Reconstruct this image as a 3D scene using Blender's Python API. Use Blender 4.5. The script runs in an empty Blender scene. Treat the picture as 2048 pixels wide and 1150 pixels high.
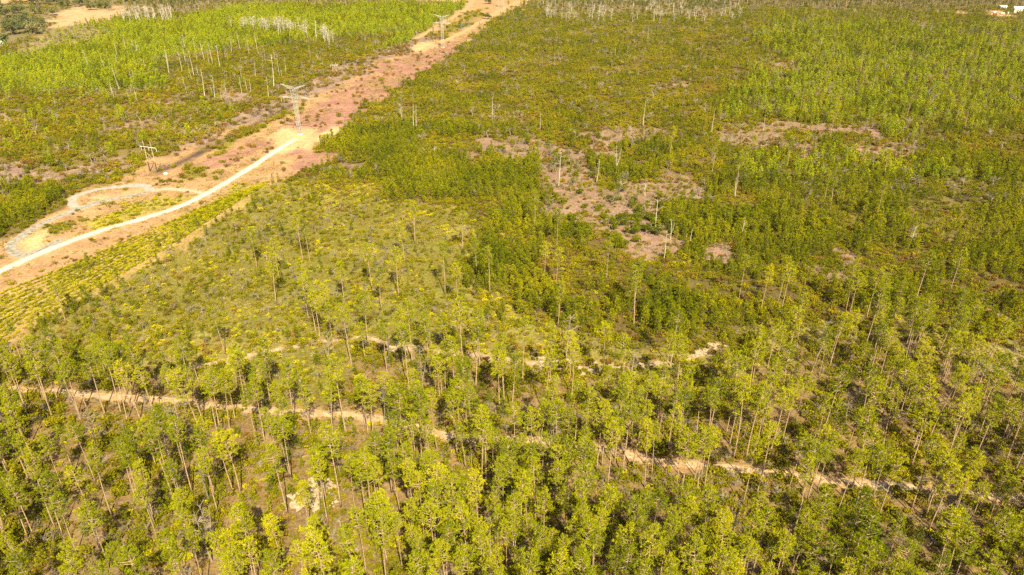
import bpy, math, random
import numpy as np
R = random.Random(7); rng = np.random.default_rng(11)
sc = bpy.context.scene; COL = sc.collection
# ------------------------------------------------------------------ camera
H, PITCH, F = 120.0, math.radians(28.3), 1440.0          # metres, pitch, focal length in pixels of a 2048 wide photo
CP, SP = math.cos(PITCH), math.sin(PITCH)
cam = bpy.data.cameras.new('camera'); camo = bpy.data.objects.new('camera', cam); COL.objects.link(camo)
camo.location = (0, 0, H); camo.rotation_euler = (math.pi/2-PITCH, 0, 0)
cam.sensor_width = 36; cam.lens = F/2048*36; cam.clip_start = 1; cam.clip_end = 30000
sc.camera = camo
def ground(px, py):
    """photo pixel -> point on the flat ground"""
    u = (px-1024)/F; v = (575-py)/F
    dy = CP+v*SP; dz = -SP+v*CP
    t = H/-dz
    return (u*t, dy*t)
def pix(x, y, z=0.0):
    d = y*CP+(H-z)*SP; up = -(H-z)*CP+y*SP
    d = np.maximum(d, 1.0)
    return 1024+F*x/d, 575-F*up/d
# ------------------------------------------------------------------ noise
def vnoise(x, y, scale, seed):
    g = np.random.default_rng(seed).random((256, 256))
    X = np.asarray(x)/scale+1000; Y = np.asarray(y)/scale+1000
    i = np.floor(X).astype(int); j = np.floor(Y).astype(int)
    fx = X-i; fy = Y-j; fx = fx*fx*(3-2*fx); fy = fy*fy*(3-2*fy)
    a = g[i % 256, j % 256]; b = g[(i+1) % 256, j % 256]; c = g[i % 256, (j+1) % 256]; d = g[(i+1) % 256, (j+1) % 256]
    return (a*(1-fx)+b*fx)*(1-fy)+(c*(1-fx)+d*fx)*fy
def fbm(x, y, s, seed):
    return (vnoise(x, y, s, seed)+.5*vnoise(x, y, s/2.1, seed+1)+.25*vnoise(x, y, s/4.3, seed+2))/1.75
# ------------------------------------------------------------------ land cover map (where each kind of cover grows)
Z = ['scrub', 'forest', 'open', 'young', 'bright', 'olive', 'slash', 'pink', 'mauve', 'tan', 'rows', 'oak', 'field', 'grey', 'dark', 'strip', 'pad', 'straw', 'yellow', 'sparse', 'mixed', 'mud']
ZI = {n: i for i, n in enumerate(Z)}
X0, Y0, ST = -1400, -320, 4
gx, gy = np.meshgrid(np.arange(X0, 3450, ST), np.arange(Y0, 1900, ST))
zmap = np.zeros(gx.shape, np.int8)
def poly(zone, pts):
    ins = np.zeros(gx.shape, bool); n = len(pts)
    for k in range(n):
        (xa, ya), (xb, yb) = pts[k], pts[(k+1) % n]
        if ya == yb: continue
        c = ((gy < ya) != (gy < yb)) & (gx < (xb-xa)*(gy-ya)/(yb-ya)+xa)
        ins ^= c
    zmap[ins] = ZI[zone]
def ell(zone, cx, cy, rx, ry, a=0):
    a = math.radians(a); dx = gx-cx; dy = gy-cy
    u = (dx*math.cos(a)+dy*math.sin(a))/rx; v = (-dx*math.sin(a)+dy*math.cos(a))/ry
    zmap[u*u+v*v < 1] = ZI[zone]
CORR_R = [(-1400, 1240), (-300, 800), (0, 700), (60, 655), (200, 585), (330, 502), (420, 442), (490, 402), (545, 362), (600, 332), (650, 283), (690, 252), (750, 203), (800, 173), (840, 148), (870, 124), (900, 104), (930, 84), (960, 60), (990, 40), (1020, 20), (1050, 0), (1130, -70), (1500, -320)]
CORR_L = [(1400, -320), (1010, -60), (945, 0), (925, 12), (900, 30), (870, 50), (840, 68), (800, 85), (740, 106), (690, 128), (640, 150), (600, 170), (530, 205), (460, 240), (400, 268), (330, 300), (270, 335), (200, 368), (150, 392), (110, 425), (0, 474), (-300, 610), (-1400, 1150)]
poly('scrub', [(-1400, -320), (3450, -320), (3450, 1900), (-1400, 1900)])
poly('sparse', [(1560, 40), (2100, 60), (3450, 60), (3450, 270), (2048, 250), (1850, 215), (1700, 180), (1580, 130), (1500, 80)])
poly('sparse', [(1500, 140), (2048, 120), (3450, 120), (3450, 330), (2048, 310), (1850, 250), (1420, 240)])
poly('young', [(690, 262), (800, 250), (950, 262), (1130, 290), (1400, 285), (1700, 292), (1860, 280), (2048, 250), (3450, 250), (3450, 760), (2048, 690), (1800, 620), (1600, 640), (1400, 690), (1200, 690), (1000, 620), (940, 500), (930, 420), (800, 385), (600, 345), (640, 300)])
poly('sparse', [(1420, 330), (1640, 300), (1860, 330), (2000, 380), (2048, 450), (3450, 600), (3450, 560), (2048, 520), (1900, 480), (1700, 440), (1540, 400)])
poly('mixed', [(560, 350), (780, 378), (930, 420), (960, 540), (1060, 640), (1250, 690), (1420, 690), (1600, 640), (1800, 625), (2048, 690), (3450, 760), (3450, 900), (-1400, 900), (-1400, 760), (0, 690), (300, 520), (500, 400)])
poly('open', [(430, 440), (560, 395), (760, 400), (900, 430), (930, 520), (920, 640), (860, 700), (700, 690), (560, 660), (400, 650), (250, 650), (60, 690), (200, 590), (330, 505)])
poly('forest', [(-1400, 800), (0, 745), (150, 730), (300, 735), (430, 760), (560, 800), (690, 780), (720, 690), (860, 690), (960, 730), (1180, 760), (1420, 760), (1620, 690), (1800, 680), (2048, 720), (3450, 800), (3450, 1900), (-1400, 1900)])
poly('open', [(470, 745), (560, 705), (690, 690), (705, 760), (660, 800), (560, 800)])
# --- west of the power line corridor
poly('olive', [(-1400, 190), (0, 200), (100, 182), (230, 186), (330, 166), (560, 160), (610, 165), (530, 210), (400, 275), (270, 340), (150, 395), (0, 474), (-1400, 1150)])
poly('bright', [(-1400, 130), (0, 112), (60, 100), (130, 58), (250, 42), (330, 50), (480, 14), (700, 10), (920, 6), (925, 14), (870, 50), (800, 86), (690, 128), (600, 168), (330, 168), (230, 186), (100, 184), (-1400, 215)])
poly('scrub', [(300, 120), (520, 92), (760, 66), (830, 60), (700, 124), (600, 168), (330, 166)])
poly('straw', [(-1400, 150), (0, 122), (20, 96), (90, 62), (130, 40), (235, 58), (205, 84), (110, 100), (40, 120)])
poly('oak', [(-1400, -320), (300, -320), (280, 5), (250, 26), (130, 40), (90, 62), (20, 92), (-1400, 140)])
poly('grey', [(250, -320), (1010, -320), (1010, -60), (945, 0), (920, 8), (700, 12), (480, 16), (330, 30), (262, 22)])
poly('field', [(-1400, -60), (0, 2), (120, -4), (140, -320), (-1400, -320)])
poly('field', [(84, 54), (96, 28), (140, 13), (266, 16), (250, 33), (190, 44), (125, 52)])
poly('field', [(840, -6), (1080, -8), (1040, 16), (985, 22), (940, 2), (860, 4)])
poly('mauve', [(-1400, 420), (-40, 330), (60, 325), (160, 345), (130, 372), (60, 378), (-40, 385), (-1400, 620)])
ell('mauve', 290, 246, 60, 9, -8); ell('mauve', 210, 330, 70, 16, -18); ell('mauve', 475, 196, 52, 13, -10); ell('mauve', 330, 200, 60, 7, -4); ell('mauve', 385, 232, 40, 6, -14); ell('mauve', 12, 232, 24, 9)
poly('young', [(-1400, 620), (-40, 385), (60, 372), (140, 368), (120, 396), (60, 432), (0, 468), (-1400, 1100)])
# --- corridor
poly('tan', CORR_R+CORR_L)
poly('pink', [(640, 285), (690, 252), (750, 203), (800, 173), (840, 148), (900, 104), (930, 84), (890, 84), (840, 92), (790, 115), (740, 140), (690, 175), (640, 195), (600, 225), (575, 258), (560, 262), (545, 300), (600, 310)])
poly('mauve', [(840, 68), (800, 85), (740, 106), (690, 128), (640, 150), (600, 170), (530, 205), (460, 240), (400, 268), (330, 300), (385, 300), (470, 258), (560, 220), (620, 190), (690, 160), (760, 120), (850, 90), (880, 66)])
ell('pink', 480, 300, 70, 16, -20); ell('pink', 620, 318, 60, 14, -12)
poly('strip', [(395, 300), (470, 268), (530, 240), (590, 208), (602, 210), (560, 238), (470, 284), (430, 304)])
poly('strip', [(335, 362), (370, 338), (420, 318), (430, 330), (400, 355), (360, 372)])
poly('strip', [(75, 455), (110, 435), (140, 437), (160, 448), (130, 466), (85, 476)])
poly('yellow', [(160, 440), (240, 415), (330, 396), (400, 390), (300, 425), (200, 455)])
poly('yellow', [(430, 385), (500, 366), (545, 360), (500, 402), (440, 428)])
poly('strip', [(868, 70), (885, 54), (962, 12), (978, 14), (944, 42), (912, 62), (884, 76)])
poly('pad', [(536, 275), (556, 262), (590, 256), (640, 260), (676, 258), (680, 268), (660, 280), (610, 286), (588, 290), (560, 306), (548, 300)])
ell('mud', 362, 322, 34, 3, -24); ell('mud', 335, 334, 16, 3, -20)
ell('pad', 845, 92, 34, 8, -10); ell('pad', 60, 480, 60, 16, -25); ell('pad', 240, 385, 50, 10, -8)
poly('rows', [(-1400, 1080), (-300, 720), (0, 582), (130, 532), (300, 458), (420, 405), (520, 368), (545, 362), (490, 402), (420, 442), (330, 502), (200, 585), (60, 655), (0, 700), (-300, 800), (-1400, 1240)])
ell('slash', 22, 692, 60, 11)
# --- clearings
for e in [(1245, 264, 92, 11, 3), (1195, 285, 40, 14, -20), (1100, 300, 62, 14, 15), (1010, 292, 70, 12, 10), (1560, 256, 140, 9, -1), (1590, 263, 170, 7, 1), (1700, 262, 110, 12, 8), (1480, 268, 66, 14, 6), (1770, 298, 80, 8, 2), (1590, 296, 40, 9, 10), (1560, 132, 34, 9, 2), (1098, 350, 36, 20, 20), (1150, 385, 40, 26, -30), (1200, 425, 105, 34, 6), (1290, 385, 60, 22, -10), (1290, 480, 60, 34, 25), (1350, 365, 50, 12, 20), (1440, 500, 34, 18, 25), (1160, 330, 30, 16, 0), (1340, 168, 40, 5, 2), (1180, 310, 40, 8, 0), (1828, 45, 34, 5, 4), (960, 310, 30, 8, 0), (690, 335, 40, 7, 5), (1660, 545, 40, 9, 10), (1380, 392, 30, 8, 0), (2000, 620, 30, 10, 25), (1690, 505, 26, 8, 15)]:
    ell('slash', e[0], e[1]+e[3]*.2, e[2]*1.06, e[3]*1.4, e[4])
ell('scrub', 1650, 277, 95, 11, 4); ell('sparse', 1800, 275, 50, 14, 20)
poly('scrub', [(1650, 22), (1960, 26), (1960, 40), (1830, 42), (1640, 34)]); poly('scrub', [(1880, 60), (2048, 66), (3450, 70), (3450, 84), (2048, 80), (1900, 76)])
poly('straw', [(1920, 690), (2060, 700), (2200, 760), (2060, 770), (1960, 740)])
poly('grey', [(1120, -320), (1460, -320), (1470, 20), (1440, 34), (1300, 30), (1200, 26), (1090, 22), (1070, 8)])
poly('dark', [(1460, -320), (3450, -320), (3450, 14), (2048, 12), (1900, 16), (1640, 18), (1470, 14)])
ell('field', 2010, 26, 34, 6); ell('field', 1900, 22, 22, 3)
def zone_at(x, y, warp=1.0, seed=50):
    """cover at ground points; the borders wander by a few metres"""
    w = warp*(4+0.012*y)
    xx = x+w*(fbm(x, y, 14, seed)-.5)*2.4; yy = y+w*(fbm(x, y, 14, seed+9)-.5)*2.4*(1+y/500)
    px, py = pix(xx, yy)
    i = np.clip(((px-X0)/ST).astype(int), 0, gx.shape[1]-1); j = np.clip(((py-Y0)/ST).astype(int), 0, gx.shape[0]-1)
    return zmap[j, i]
def line_mask(pts, x, y):
    """distance in metres to a ground polyline given in world metres"""
    d = np.full(x.shape, 1e9)
    for (xa, ya), (xb, yb) in zip(pts[:-1], pts[1:]):
        L = (xb-xa)**2+(yb-ya)**2+1e-9
        t = np.clip(((x-xa)*(xb-xa)+(y-ya)*(yb-ya))/L, 0, 1)
        d = np.minimum(d, np.hypot(x-xa-t*(xb-xa), y-ya-t*(yb-ya)))
    return d
def smooth_path(pp, step=1.5):
    P = [np.array(ground(*p)) for p in pp]; P = [2*P[0]-P[1]]+P+[2*P[-1]-P[-2]]; out = []
    for k in range(1, len(P)-2):
        n = max(2, int(np.linalg.norm(P[k+1]-P[k])/step))
        for i in range(n):
            t = i/n; a, b, c, d = P[k-1:k+3]
            out.append(tuple(.5*((2*b)+(c-a)*t+(2*a-5*b+4*c-d)*t*t+(3*b-a-3*c+d)*t**3)))
    out.append(tuple(P[-2])); return out
ROAD = smooth_path([(-330, 690), (-60, 572), (20, 533), (120, 490), (215, 457), (300, 433), (380, 404), (450, 366), (505, 333), (545, 306), (566, 293), (590, 279)])
LOOP = smooth_path([(120, 480), (62, 508), (30, 506), (20, 492), (45, 470), (95, 442), (150, 420), (215, 399), (270, 390), (302, 382)])
LOOP2 = smooth_path([(302, 382), (292, 372), (250, 372), (190, 380), (152, 393), (143, 405), (152, 416)])
SPUR = smooth_path([(305, 382), (340, 378), (390, 383), (420, 392)])
TRACK = smooth_path([(-500, 700), (-200, 752), (0, 776), (110, 783), (230, 794), (360, 804), (470, 818), (600, 826), (720, 832), (820, 850), (910, 876), (1010, 880), (1110, 884), (1210, 897), (1300, 920), (1400, 932), (1510, 942), (1590, 952), (1700, 966), (1790, 974), (1890, 986), (2060, 1000), (2500, 1050)])
TRACK2 = smooth_path([(390, 735), (470, 718), (560, 698), (640, 684), (720, 674), (800, 694), (900, 706), (980, 714), (1060, 727), (1130, 728), (1200, 732), (1300, 728), (1390, 712), (1430, 690)])
FARTR = smooth_path([(838, 103), (870, 90), (930, 62), (1000, 22), (1040, 2)])
FARTR2 = smooth_path([(830, 78), (860, 62), (900, 38), (930, 20), (945, 2), (960, -12)])
DITCH = smooth_path([(318, 345), (345, 332), (400, 306), (450, 279), (520, 244), (590, 207)])
TR_W = [(ROAD, 1.9), (LOOP, 1.8), (LOOP2, 1.7), (SPUR, 1.6), (TRACK, 1.35), (TRACK2, .95), (FARTR, 3), (FARTR2, 3)]
# ------------------------------------------------------------------ materials
def mat(name):
    m = bpy.data.materials.new(name); m.use_nodes = True; nt = m.node_tree; nt.nodes.clear()
    return m, nt, nt.nodes.new
def foliage(name, c1, c2, c3, trans=.14, rough=True):
    """needles or leaves: colour varies from tree to tree (object random) and clump to clump (point attribute)"""
    m, nt, N = mat(name); L = nt.links.new
    oi = N('ShaderNodeObjectInfo'); at = N('ShaderNodeAttribute'); at.attribute_name = 'var'
    r = N('ShaderNodeValToRGB'); e = r.color_ramp.elements
    e[0].color = (*c1, 1); e[1].color = (*c3, 1); k = e.new(.5); k.color = (*c2, 1)
    a = N('ShaderNodeMath'); a.operation = 'MULTIPLY_ADD'; a.inputs[1].default_value = .42
    b = N('ShaderNodeMath'); b.operation = 'MULTIPLY'; b.inputs[1].default_value = .4
    tn = N('ShaderNodeTexNoise'); tn.inputs['Scale'].default_value = .035; tn.inputs['Detail'].default_value = 3; L(oi.outputs['Location'], tn.inputs['Vector'])
    st = N('ShaderNodeMapRange'); st.inputs['From Min'].default_value = .3; st.inputs['From Max'].default_value = .7; st.inputs['To Min'].default_value = -.16; st.inputs['To Max'].default_value = .36; L(tn.outputs['Fac'], st.inputs['Value'])
    ad = N('ShaderNodeMath'); ad.operation = 'ADD'; ad.use_clamp = True
    L(oi.outputs['Random'], a.inputs[0]); L(at.outputs['Fac'], b.inputs[0]); L(b.outputs[0], a.inputs[2]); L(a.outputs[0], ad.inputs[0]); L(st.outputs[0], ad.inputs[1]); L(ad.outputs[0], r.inputs[0])
    d = N('ShaderNodeBsdfDiffuse'); t = N('ShaderNodeBsdfTranslucent'); mx = N('ShaderNodeMixShader'); mx.inputs[0].default_value = trans
    L(r.outputs[0], d.inputs[0]); L(r.outputs[0], t.inputs[0]); L(d.outputs[0], mx.inputs[1]); L(t.outputs[0], mx.inputs[2])
    o = N('ShaderNodeOutputMaterial'); L(mx.outputs[0], o.inputs[0]); return m
def mottled(name, c1, c2, scale=3, rough=.9, c3=None):
    m, nt, N = mat(name); L = nt.links.new
    tc = N('ShaderNodeTexCoord'); n = N('ShaderNodeTexNoise'); n.inputs['Scale'].default_value = scale; n.inputs['Detail'].default_value = 6
    r = N('ShaderNodeValToRGB'); e = r.color_ramp.elements; e[0].position = .35; e[1].position = .65; e[0].color = (*c1, 1); e[1].color = (*c2, 1)
    if c3: k = e.new(.5); k.color = (*c3, 1)
    p = N('ShaderNodeBsdfPrincipled'); p.inputs['Roughness'].default_value = rough; p.inputs['Specular IOR Level'].default_value = .2
    o = N('ShaderNodeOutputMaterial')
    L(tc.outputs['Object'], n.inputs['Vector']); L(n.outputs['Fac'], r.inputs[0]); L(r.outputs[0], p.inputs['Base Color']); L(p.outputs[0], o.inputs[0])
    return m
M = {}
M['needle'] = foliage('pine_needles', (.09, .125, .005), (.27, .285, .006), (.48, .43, .009))
M['needle_young'] = foliage('young_pine_needles', (.07, .10, .004), (.185, .20, .005), (.38, .335, .008))
M['needle_bright'] = foliage('bright_pine_needles', (.17, .22, .008), (.31, .36, .012), (.47, .45, .018))
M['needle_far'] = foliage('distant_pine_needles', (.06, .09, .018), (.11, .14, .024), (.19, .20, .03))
M['leaf_olive'] = foliage('olive_shrub_leaves', (.085, .095, .005), (.19, .175, .007), (.35, .27, .012))
M['leaf_yellow'] = foliage('yellow_shrub_leaves', (.26, .25, .008), (.43, .39, .010), (.62, .49, .012))
M['leaf_brown'] = foliage('brown_shrub_leaves', (.12, .075, .014), (.23, .14, .03), (.36, .24, .06))
M['leaf_bush'] = foliage('broad_bush_leaves', (.075, .095, .006), (.15, .165, .007), (.25, .23, .010))
M['oak_leaf'] = foliage('oak_leaves', (.09, .11, .04), (.16, .17, .06), (.25, .23, .10))
M['straw'] = foliage('dry_grass', (.15, .125, .03), (.25, .205, .05), (.35, .27, .08))
M['twig'] = foliage('grey_twigs', (.15, .12, .095), (.25, .20, .16), (.37, .31, .25), .05)
M['young_bark'] = mottled('young_pine_bark', (.07, .05, .03), (.17, .125, .08), 4)
M['bark'] = mottled('pine_bark', (.20, .125, .08), (.46, .33, .23), 4, .95, (.36, .25, .17))
M['deadwood'] = mottled('bleached_dead_wood', (.30, .26, .215), (.54, .48, .42), 2)
M['oakbark'] = mottled('grey_oak_bark', (.14, .11, .09), (.30, .25, .2), 3)
M['galv'] = mottled('galvanised_steel', (.30, .30, .30), (.44, .43, .42), .8, .6)
M['pole'] = mottled('weathered_pole_timber', (.30, .22, .17), (.46, .36, .28), 1.2)
M['polebase'] = mottled('dark_treated_timber', (.05, .035, .028), (.10, .07, .05), 1.2)
M['conc'] = mottled('pale_concrete', (.6, .56, .5), (.78, .74, .68), 1)
M['white'] = mottled('white_painted_metal', (.52, .52, .50), (.64, .64, .62), .5, .5)
M['greenroof'] = mottled('pale_green_roof', (.38, .52, .36), (.52, .66, .48), .6, .6)
M['dkglass'] = mottled('dark_window_glass', (.03, .035, .04), (.06, .065, .07), 1, .15)
M['rust'] = mottled('rusty_red_paint', (.25, .07, .04), (.4, .14, .08), 1)
M['tyre'] = mottled('black_rubber', (.02, .02, .02), (.04, .04, .04), 3)
# ------------------------------------------------------------------ mesh helpers
class MB:
    def __init__(s): s.v = []; s.f = []; s.a = []; s.m = []
    def add(s, vs, fs, var=0.5, mi=0):
        o = len(s.v); s.v += [tuple(p) for p in vs]; s.a += [var]*len(vs)
        s.f += [tuple(i+o for i in f) for f in fs]; s.m += [mi]*len(fs)
    def tube(s, p, r, n=6, var=.5, mi=0, cap=True):
        p = [np.array(q, float) for q in p]; vs = []
        for k, q in enumerate(p):
            t = p[min(k+1, len(p)-1)]-p[max(k-1, 0)]; t = t/(np.linalg.norm(t)+1e-9)
            a = np.cross(t, (0, 0, 1) if abs(t[2]) < .9 else (1, 0, 0)); a /= np.linalg.norm(a); b = np.cross(t, a)
            for i in range(n):
                w = 2*math.pi*i/n; vs.append(q+r[k]*(math.cos(w)*a+math.sin(w)*b))
        fs = [(k*n+i, k*n+(i+1) % n, (k+1)*n+(i+1) % n, (k+1)*n+i) for k in range(len(p)-1) for i in range(n)]
        if cap: fs += [tuple(range(n-1, -1, -1)), tuple((len(p)-1)*n+i for i in range(n))]
        s.add(vs, fs, var, mi)
    def bar(s, a, b, w, mi=0): s.tube([a, b], [w, w], 4, mi=mi)
    def box(s, c, d, mi=0, rz=0):
        x, y, z = d[0]/2, d[1]/2, d[2]/2; ca, sa = math.cos(rz), math.sin(rz)
        vs = [(c[0]+ca*i*x-sa*j*y, c[1]+sa*i*x+ca*j*y, c[2]+k*z) for k in (-1, 1) for j in (-1, 1) for i in (-1, 1)]
        s.add(vs, [(0, 2, 3, 1), (4, 5, 7, 6), (0, 1, 5, 4), (1, 3, 7, 5), (3, 2, 6, 7), (2, 0, 4, 6)], .5, mi)
    def tuft(s, c, d, size, n, spread, var, width=.24, mi=0):
        d = np.array(d, float); d /= np.linalg.norm(d)+1e-9
        for _ in range(n):
            e = d+spread*rng.normal(size=3); e /= np.linalg.norm(e)+1e-9
            w = np.cross(e, rng.normal(size=3)); w /= np.linalg.norm(w)+1e-9
            l = size*rng.uniform(.65, 1.15)
            b = np.array(c)+rng.normal(size=3)*size*.12
            s.add([b-w*l*width*.35, b+w*l*width*.35, b+e*l*.6+w*l*width*.5, b+e*l, b+e*l*.6-w*l*width*.5], [(0, 1, 2, 3, 4)], float(np.clip(var+rng.normal()*.1, 0, 1)), mi)
    def mesh(s, name, mats, smooth=False):
        me = bpy.data.meshes.new(name); me.from_pydata(s.v, [], s.f); me.update()
        for m in mats: me.materials.append(m)
        me.polygons.foreach_set('material_index', s.m)
        at = me.attributes.new('var', 'FLOAT', 'POINT'); at.data.foreach_set('value', s.a)
        if smooth: me.polygons.foreach_set('use_smooth', [True]*len(me.polygons))
        return me
    def obj(s, name, mats, parent=None, smooth=False, loc=None):
        o = bpy.data.objects.new(name, s.mesh(name, mats, smooth)); COL.objects.link(o)
        if parent: o.parent = parent
        if loc: o.location = loc
        return o
def tag(o, label=None, cat=None, group=None, kind=None):
    for k, v in (('label', label), ('category', cat), ('group', group), ('kind', kind)):
        if v: o[k] = v
    return o
def empty(name, loc, label, cat, group=None, rz=0, s=1):
    o = bpy.data.objects.new(name, None); COL.objects.link(o); o.location = loc; o.rotation_euler = (0, 0, rz); o.scale = (s, s, s)
    o.empty_display_size = .5
    return tag(o, label, cat, group)
# ------------------------------------------------------------------ plants: each function returns (wood mesh builder, leaf mesh builder)
def tall_pine(h, w, c0):
    """slender trunk, crown in the top part: branch whorls that end in needle clumps"""
    t, c = MB(), MB(); lean = rng.normal(size=2)*.55
    def axis(z): q = z/h; return np.array([lean[0]*q*q+.12*math.sin(q*4), lean[1]*q*q, z])
    zs = np.linspace(0, h*.98, 9); r0 = .0092*h
    t.tube([axis(z) for z in zs], [r0*(1-.8*(z/h)**1.2)*(1.25 if z == 0 else 1) for z in zs], 7)
    nb = int(rng.uniform(20, 32)); g = rng.uniform(0, 6)
    for k in range(nb):
        q = (k+rng.uniform(.1, .9))/nb; z = h*(c0+(1-c0)*.97*q)
        prof = (math.sin(math.pi*min(1, .18+q*.80))**.7)*(1 if rng.random() < .8 else .6)
        L = w/2*prof*rng.uniform(.7, 1.12)+.25
        g += 2.4+rng.normal()*.35; up = .15+.75*q+rng.normal()*.12
        d = np.array([math.cos(g), math.sin(g), up]); d /= np.linalg.norm(d)
        a = axis(z); m = a+d*L*.55+np.array([0, 0, -.05*L]); e = a+d*L
        t.tube([a, m, e], [.075, .055, .022], 4, cap=False)
        cv = rng.uniform(.1, .9)
        for i in range(int(6+6*prof)):
            u = rng.uniform(.45, 1.05); p = a+d*L*u+rng.normal(size=3)*np.array([.42, .42, .26])*(.6+.3*L/2)
            c.tuft(p, d*.7+np.array([0, 0, .7]), rng.uniform(.30, .52), 11, .8, float(np.clip(cv+rng.normal()*.15, 0, 1)), .17)
    for k in range(rng.integers(2, 6)):                                # bare dead stubs below the crown
        z = h*rng.uniform(c0*.6, c0); g = rng.uniform(0, 6.28); L = rng.uniform(.5, 1.8); a = axis(z)
        t.tube([a, a+np.array([math.cos(g), math.sin(g), .1])*L], [.04, .012], 4, cap=False)
    return t, c
def young_pine(h, w):
    t, c = MB(), MB()
    t.tube([(0, 0, 0), (.03, 0, h*.5), (0, .02, h*.95)], [.013*h+.015, .009*h+.01, .01], 5)
    nb = 22; g = rng.uniform(0, 6)
    for k in range(nb):
        q = (k+rng.uniform(.1, .9))/nb; z = h*(.12+.84*q); L = w/2*(1-q)**.65*rng.uniform(.65, 1.15)+.12
        g += 2.4+rng.normal()*.3; d = np.array([math.cos(g), math.sin(g), .35+.5*q]); a = np.array([0, 0, z])
        t.tube([a, a+d*L*.9], [.022, .008], 3, cap=False)
        cv = rng.uniform(.05, .95)
        for u in (.5, .8, 1.05):
            c.tuft(a+d*L*u+rng.normal(size=3)*.12, d+np.array([0, 0, .7]), rng.uniform(.42, .68)*(.7+h/18), 8, .6, cv, .19)
    c.tuft((0, 0, h*.93), (0, 0, 1), .75, 8, .35, .8, .2)
    return t, c
def bush(w, h, n, leaf=.34, open_=.0):
    t, c = MB(), MB(); lobes = [(rng.normal()*w*.22, rng.normal()*w*.22, rng.uniform(.25, .7)*h, rng.uniform(.28, .5)*w) for _ in range(6)]
    for l in lobes:
        t.tube([(0, 0, 0), (l[0]*.6, l[1]*.6, l[2]*.6), (l[0], l[1], l[2])], [.05, .035, .015], 4, cap=False)
    for i in range(n):
        l = lobes[rng.integers(len(lobes))]; d = rng.normal(size=3); d /= np.linalg.norm(d); d[2] = abs(d[2])*.9-.25
        rr = l[3]*rng.uniform(.55, 1.0); p = np.array(l[:3])+d*np.array([rr, rr, rr*h/w*.9]); p[2] = max(.05, p[2])
        c.tuft(p, d+np.array([0, 0, .4]), leaf*rng.uniform(.7, 1.3), 4, .7, rng.uniform(0, 1), .5)
    return t, c
def dead_tree(h, nb, twigs, fork=False):
    t = MB(); lean = rng.normal(size=2)*.5
    def axis(z): q = z/h; return np.array([lean[0]*q+.15*math.sin(q*5), lean[1]*q+.1*math.cos(q*4)-.1, z])
    zs = np.linspace(0, h, 8); t.tube([axis(z) for z in zs], [.21*(1-.72*z/h) for z in zs], 6)
    if fork:
        a = axis(h*.3); t.tube([a, a+np.array([.9, .3, h*.25]), a+np.array([1.5, .4, h*.6])], [.16, .12, .05], 6)
    for k in range(nb):
        z = h*rng.uniform(.45, 1); g = rng.uniform(0, 6.28); L = rng.uniform(.6, 2.2)*(1.15-z/h)*1.6+.3; a = axis(z)
        d = np.array([math.cos(g), math.sin(g), rng.uniform(.1, .9)]); e = a+d*L
        t.tube([a, a+d*L*.5+rng.normal(size=3)*.1, e], [.07, .05, .02], 4, cap=False)
        for _ in range(twigs):
            b = a+d*L*rng.uniform(.3, 1); q = b+(d+rng.normal(size=3)*.6)*rng.uniform(.4, 1.1)
            t.tube([b, q], [.035, .014], 3, cap=False)
    return t
def broad_tree(h, w, n, leaf=.9):
    """spreading oak: short trunk, heavy limbs, many leaf clumps"""
    t, c = MB(), MB(); t.tube([(0, 0, 0), (.1, 0, h*.15), (.1, .1, h*.3)], [.5, .4, .36], 8)
    lob = []
    for k in range(11):
        g = k*2.4+rng.normal()*.3; r = w*.5*rng.uniform(.25, .75); e = np.array([math.cos(g)*r, math.sin(g)*r, h*rng.uniform(.45, .8)])
        t.tube([(.1, .1, h*.28), e*.55+np.array([0, 0, h*.12]), e], [.26, .16, .06], 5, cap=False); lob.append((e, w*rng.uniform(.14, .25)))
        for _ in range(3):
            q = e+rng.normal(size=3)*w*.12; t.tube([e, q], [.06, .02], 3, cap=False)
    for i in range(n):
        e, r = lob[rng.integers(len(lob))]; d = rng.normal(size=3); d /= np.linalg.norm(d); d[2] = d[2]*.8+.1
        c.tuft(e+d*r*rng.uniform(.5, 1), d+np.array([0, 0, .5]), leaf*rng.uniform(.7, 1.3), 4, .8, rng.uniform(0, 1), .55)
    return t, c
def debris():
    t = MB()
    for _ in range(16):
        p = rng.normal(size=2)*1.1; g = rng.uniform(0, 6.28); L = rng.uniform(.4, 1.6); z = rng.uniform(.03, .35)
        t.tube([(p[0], p[1], z), (p[0]+math.cos(g)*L, p[1]+math.sin(g)*L, z+rng.uniform(-.02, .35))], [.05, .025], 4, cap=False, var=rng.uniform(0, 1))
    return t
def grass(n, s):
    c = MB()
    for _ in range(n):
        p = (rng.normal()*.45*s, rng.normal()*.45*s, 0); c.tuft(p, (rng.normal()*.3, rng.normal()*.3, 1), .55*s, 3, .35, rng.uniform(0, 1), .22)
    return c
# prototypes that only the stuff objects instance live in collections of their own
def merge(t, c, name, mw, mc):
    b = MB(); b.add(t.v, t.f, .5, 0); o = len(t.v); b.v += c.v; b.a = [.5]*o+c.a; b.f += [tuple(i+o for i in f) for f in c.f]; b.m += [1]*len(c.f)
    return b.mesh(name, [mw, mc])
PROTO = {}
def proto(coll, me):
    if coll not in PROTO: PROTO[coll] = bpy.data.collections.new(coll)
    o = bpy.data.objects.new('%s_%02d' % (coll, len(PROTO[coll].objects)), me); PROTO[coll].objects.link(o); return o
TALL = [tall_pine(R.uniform(16.5, 22.5), R.uniform(3.5, 5.3), R.uniform(.58, .74)) for _ in range(16)]
TALLM = [(t.mesh('trunk', [M['bark']], True), c.mesh('crown', [M['needle']])) for t, c in TALL]
YNG = [young_pine(h, w) for h, w in [(6.5, 2.6), (5.4, 2.4), (7.6, 2.9), (4.6, 2.1), (6.8, 2.2), (8.4, 3.2), (5.8, 3.0)]]
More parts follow.
